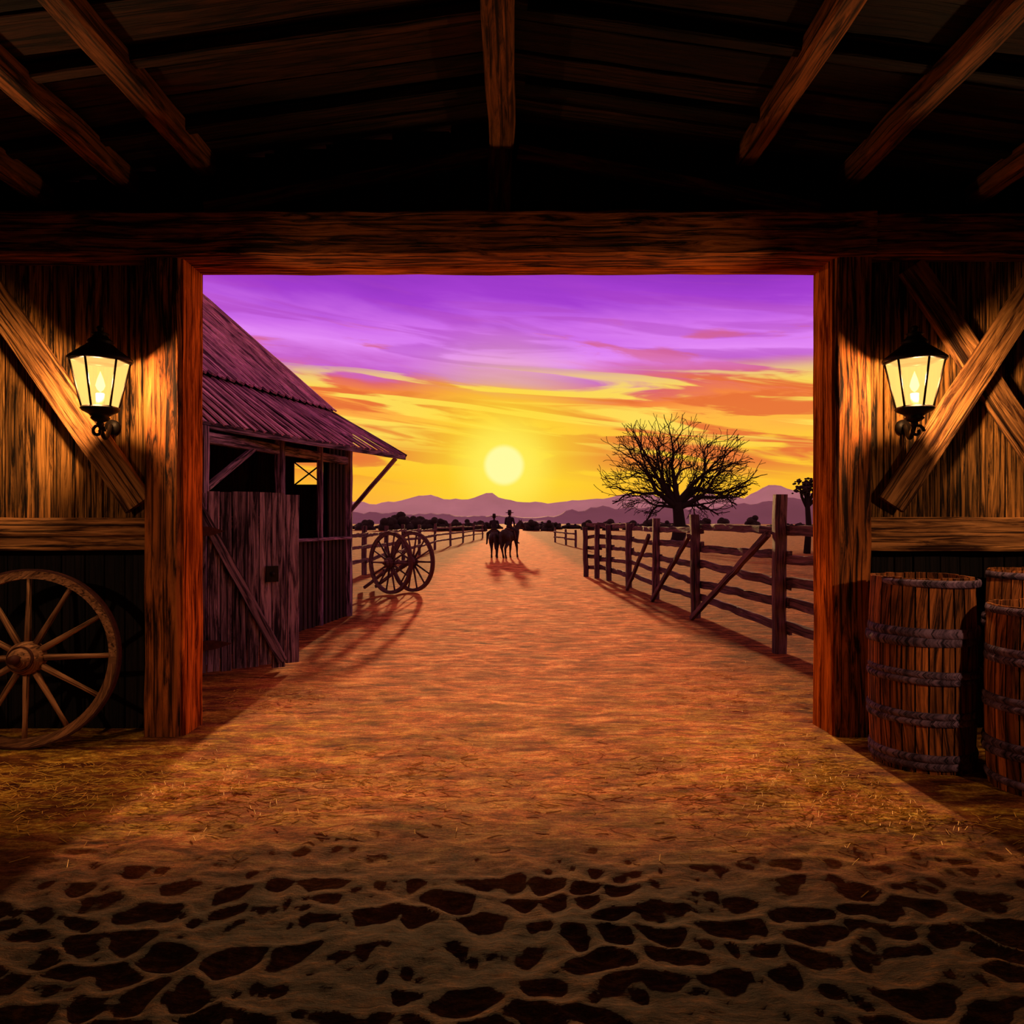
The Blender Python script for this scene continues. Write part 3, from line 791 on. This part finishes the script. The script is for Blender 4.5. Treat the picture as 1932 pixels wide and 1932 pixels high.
# ---------------------------------------------------------------- world sky
SUN=Vector((-.0107,1,.0765)).normalized()
w=bpy.data.worlds.new('sunset_sky');sc.world=w;w.use_nodes=True;t=NT(w.node_tree)
tc=t.n('ShaderNodeTexCoord');G=tc.outputs['Generated']
nv=t.n('ShaderNodeVectorMath',{0:G},operation='NORMALIZE').outputs[0]
sp=t.n('ShaderNodeSeparateXYZ',{0:nv});X_,Y_,Z_=sp.outputs
cv=t.n('ShaderNodeCombineXYZ',{0:t.math('MULTIPLY',X_,2.0),1:t.math('ADD',t.math('MULTIPLY',Z_,13.0),t.math('MULTIPLY',X_,1.6)),2:t.math('MULTIPLY',Y_,1.0)}).outputs[0]
na=t.n('ShaderNodeTexNoise',{'Vector':cv,'Scale':1.3,'Detail':5,'Roughness':.55,'Distortion':.35})
cv2=t.n('ShaderNodeCombineXYZ',{0:t.math('ADD',t.math('MULTIPLY',X_,3.4),4.0),1:t.math('ADD',t.math('MULTIPLY',Z_,30.0),t.math('MULTIPLY',X_,3.4)),2:t.math('MULTIPLY',Y_,1.0)}).outputs[0]
nb=t.n('ShaderNodeTexNoise',{'Vector':cv2,'Scale':1.1,'Detail':6,'Roughness':.55,'Distortion':.6})
cv3=t.n('ShaderNodeCombineXYZ',{0:t.math('ADD',t.math('MULTIPLY',X_,4.0),9.0),1:t.math('ADD',t.math('MULTIPLY',Z_,46.0),t.math('MULTIPLY',X_,4.5)),2:t.math('MULTIPLY',Y_,1.0)}).outputs[0]
nc=t.n('ShaderNodeTexNoise',{'Vector':cv3,'Scale':1.0,'Detail':5,'Roughness':.5,'Distortion':.8})
e2=t.math('ADD',Z_,t.math('MULTIPLY',t.math('SUBTRACT',na.outputs[0],.5),.10))
e2=t.math('ADD',e2,t.math('MULTIPLY',X_,.01))
T=t.math('DIVIDE',e2,.6,clamp=True)
base=t.ramp(T,[(0,srgb(252,172,66)),(.083,srgb(255,188,44)),(.167,srgb(255,204,58)),(.24,srgb(255,176,70)),(.28,srgb(246,134,62)),(.31,srgb(224,104,104)),(.33,srgb(200,98,204)),(.375,srgb(228,138,246)),(.42,srgb(208,110,234)),(.475,srgb(164,62,208)),(.55,srgb(134,44,182)),(.72,srgb(168,84,140)),(1,srgb(200,124,122))])
band=t.math('MULTIPLY',t.mr(Z_,.045,.085),t.mr(Z_,.22,.17))
col=t.mix(t.math('MULTIPLY',t.math('MULTIPLY',band,t.mr(nb.outputs[0],.47,.54)),.95),base,srgb(232,114,56))
band2=t.math('MULTIPLY',t.mr(Z_,.08,.12),t.mr(Z_,.21,.19))
col=t.mix(t.math('MULTIPLY',t.math('MULTIPLY',band2,t.mr(nc.outputs[0],.50,.58)),.9),col,srgb(255,224,90))
band3=t.math('MULTIPLY',t.mr(Z_,.17,.21),t.mr(Z_,.33,.25))
col=t.mix(t.math('MULTIPLY',t.math('MULTIPLY',band3,t.mr(nc.outputs[0],.48,.60)),.5),col,srgb(176,70,188))
band4=t.math('MULTIPLY',t.mr(Z_,.19,.22),t.mr(Z_,.27,.24))
col=t.mix(t.math('MULTIPLY',t.math('MULTIPLY',band4,t.mr(nb.outputs[0],.53,.61)),.7),col,srgb(214,96,120))
dt=t.n('ShaderNodeVectorMath',{0:nv,1:tuple(SUN)},operation='DOT_PRODUCT').outputs['Value']
ang=t.math('SQRT',t.math('MAXIMUM',t.math('MULTIPLY',t.math('SUBTRACT',1.0,dt),2.0),0.0))
col=t.mix(t.math('MULTIPLY',t.mr(ang,.20,.02),.85),col,srgb(255,220,48))
col=t.mix(t.math('MULTIPLY',t.mr(ang,.085,.02),.9),col,srgb(255,238,88))
col=t.mix(t.mr(ang,.030,.0215),col,srgb(255,251,160))
bg=t.n('ShaderNodeBackground',{0:col,1:1.0})
t.n('ShaderNodeOutputWorld',{0:bg.outputs[0]})
L=bpy.data.lights.new('sun','SUN');L.energy=7.2;L.color=(1,.53,.20);L.angle=math.radians(1.2)
lo=bpy.data.objects.new('sun',L);sc.collection.objects.link(lo);lo.location=(-5,60,30)
sd=Vector((-.03,1,math.tan(math.radians(8.0)))).normalized()
lo.rotation_euler=sd.to_track_quat('Z','Y').to_euler()

# ---------------------------------------------------------------- camera
c=bpy.data.cameras.new('camera');co=bpy.data.objects.new('camera',c);sc.collection.objects.link(co)
co.location=(0,0,1.7);co.rotation_euler=(math.pi/2,0,0)
c.sensor_width=36;c.lens=36*1400/1932;c.shift_y=19/1932;c.clip_end=5000
sc.camera=co
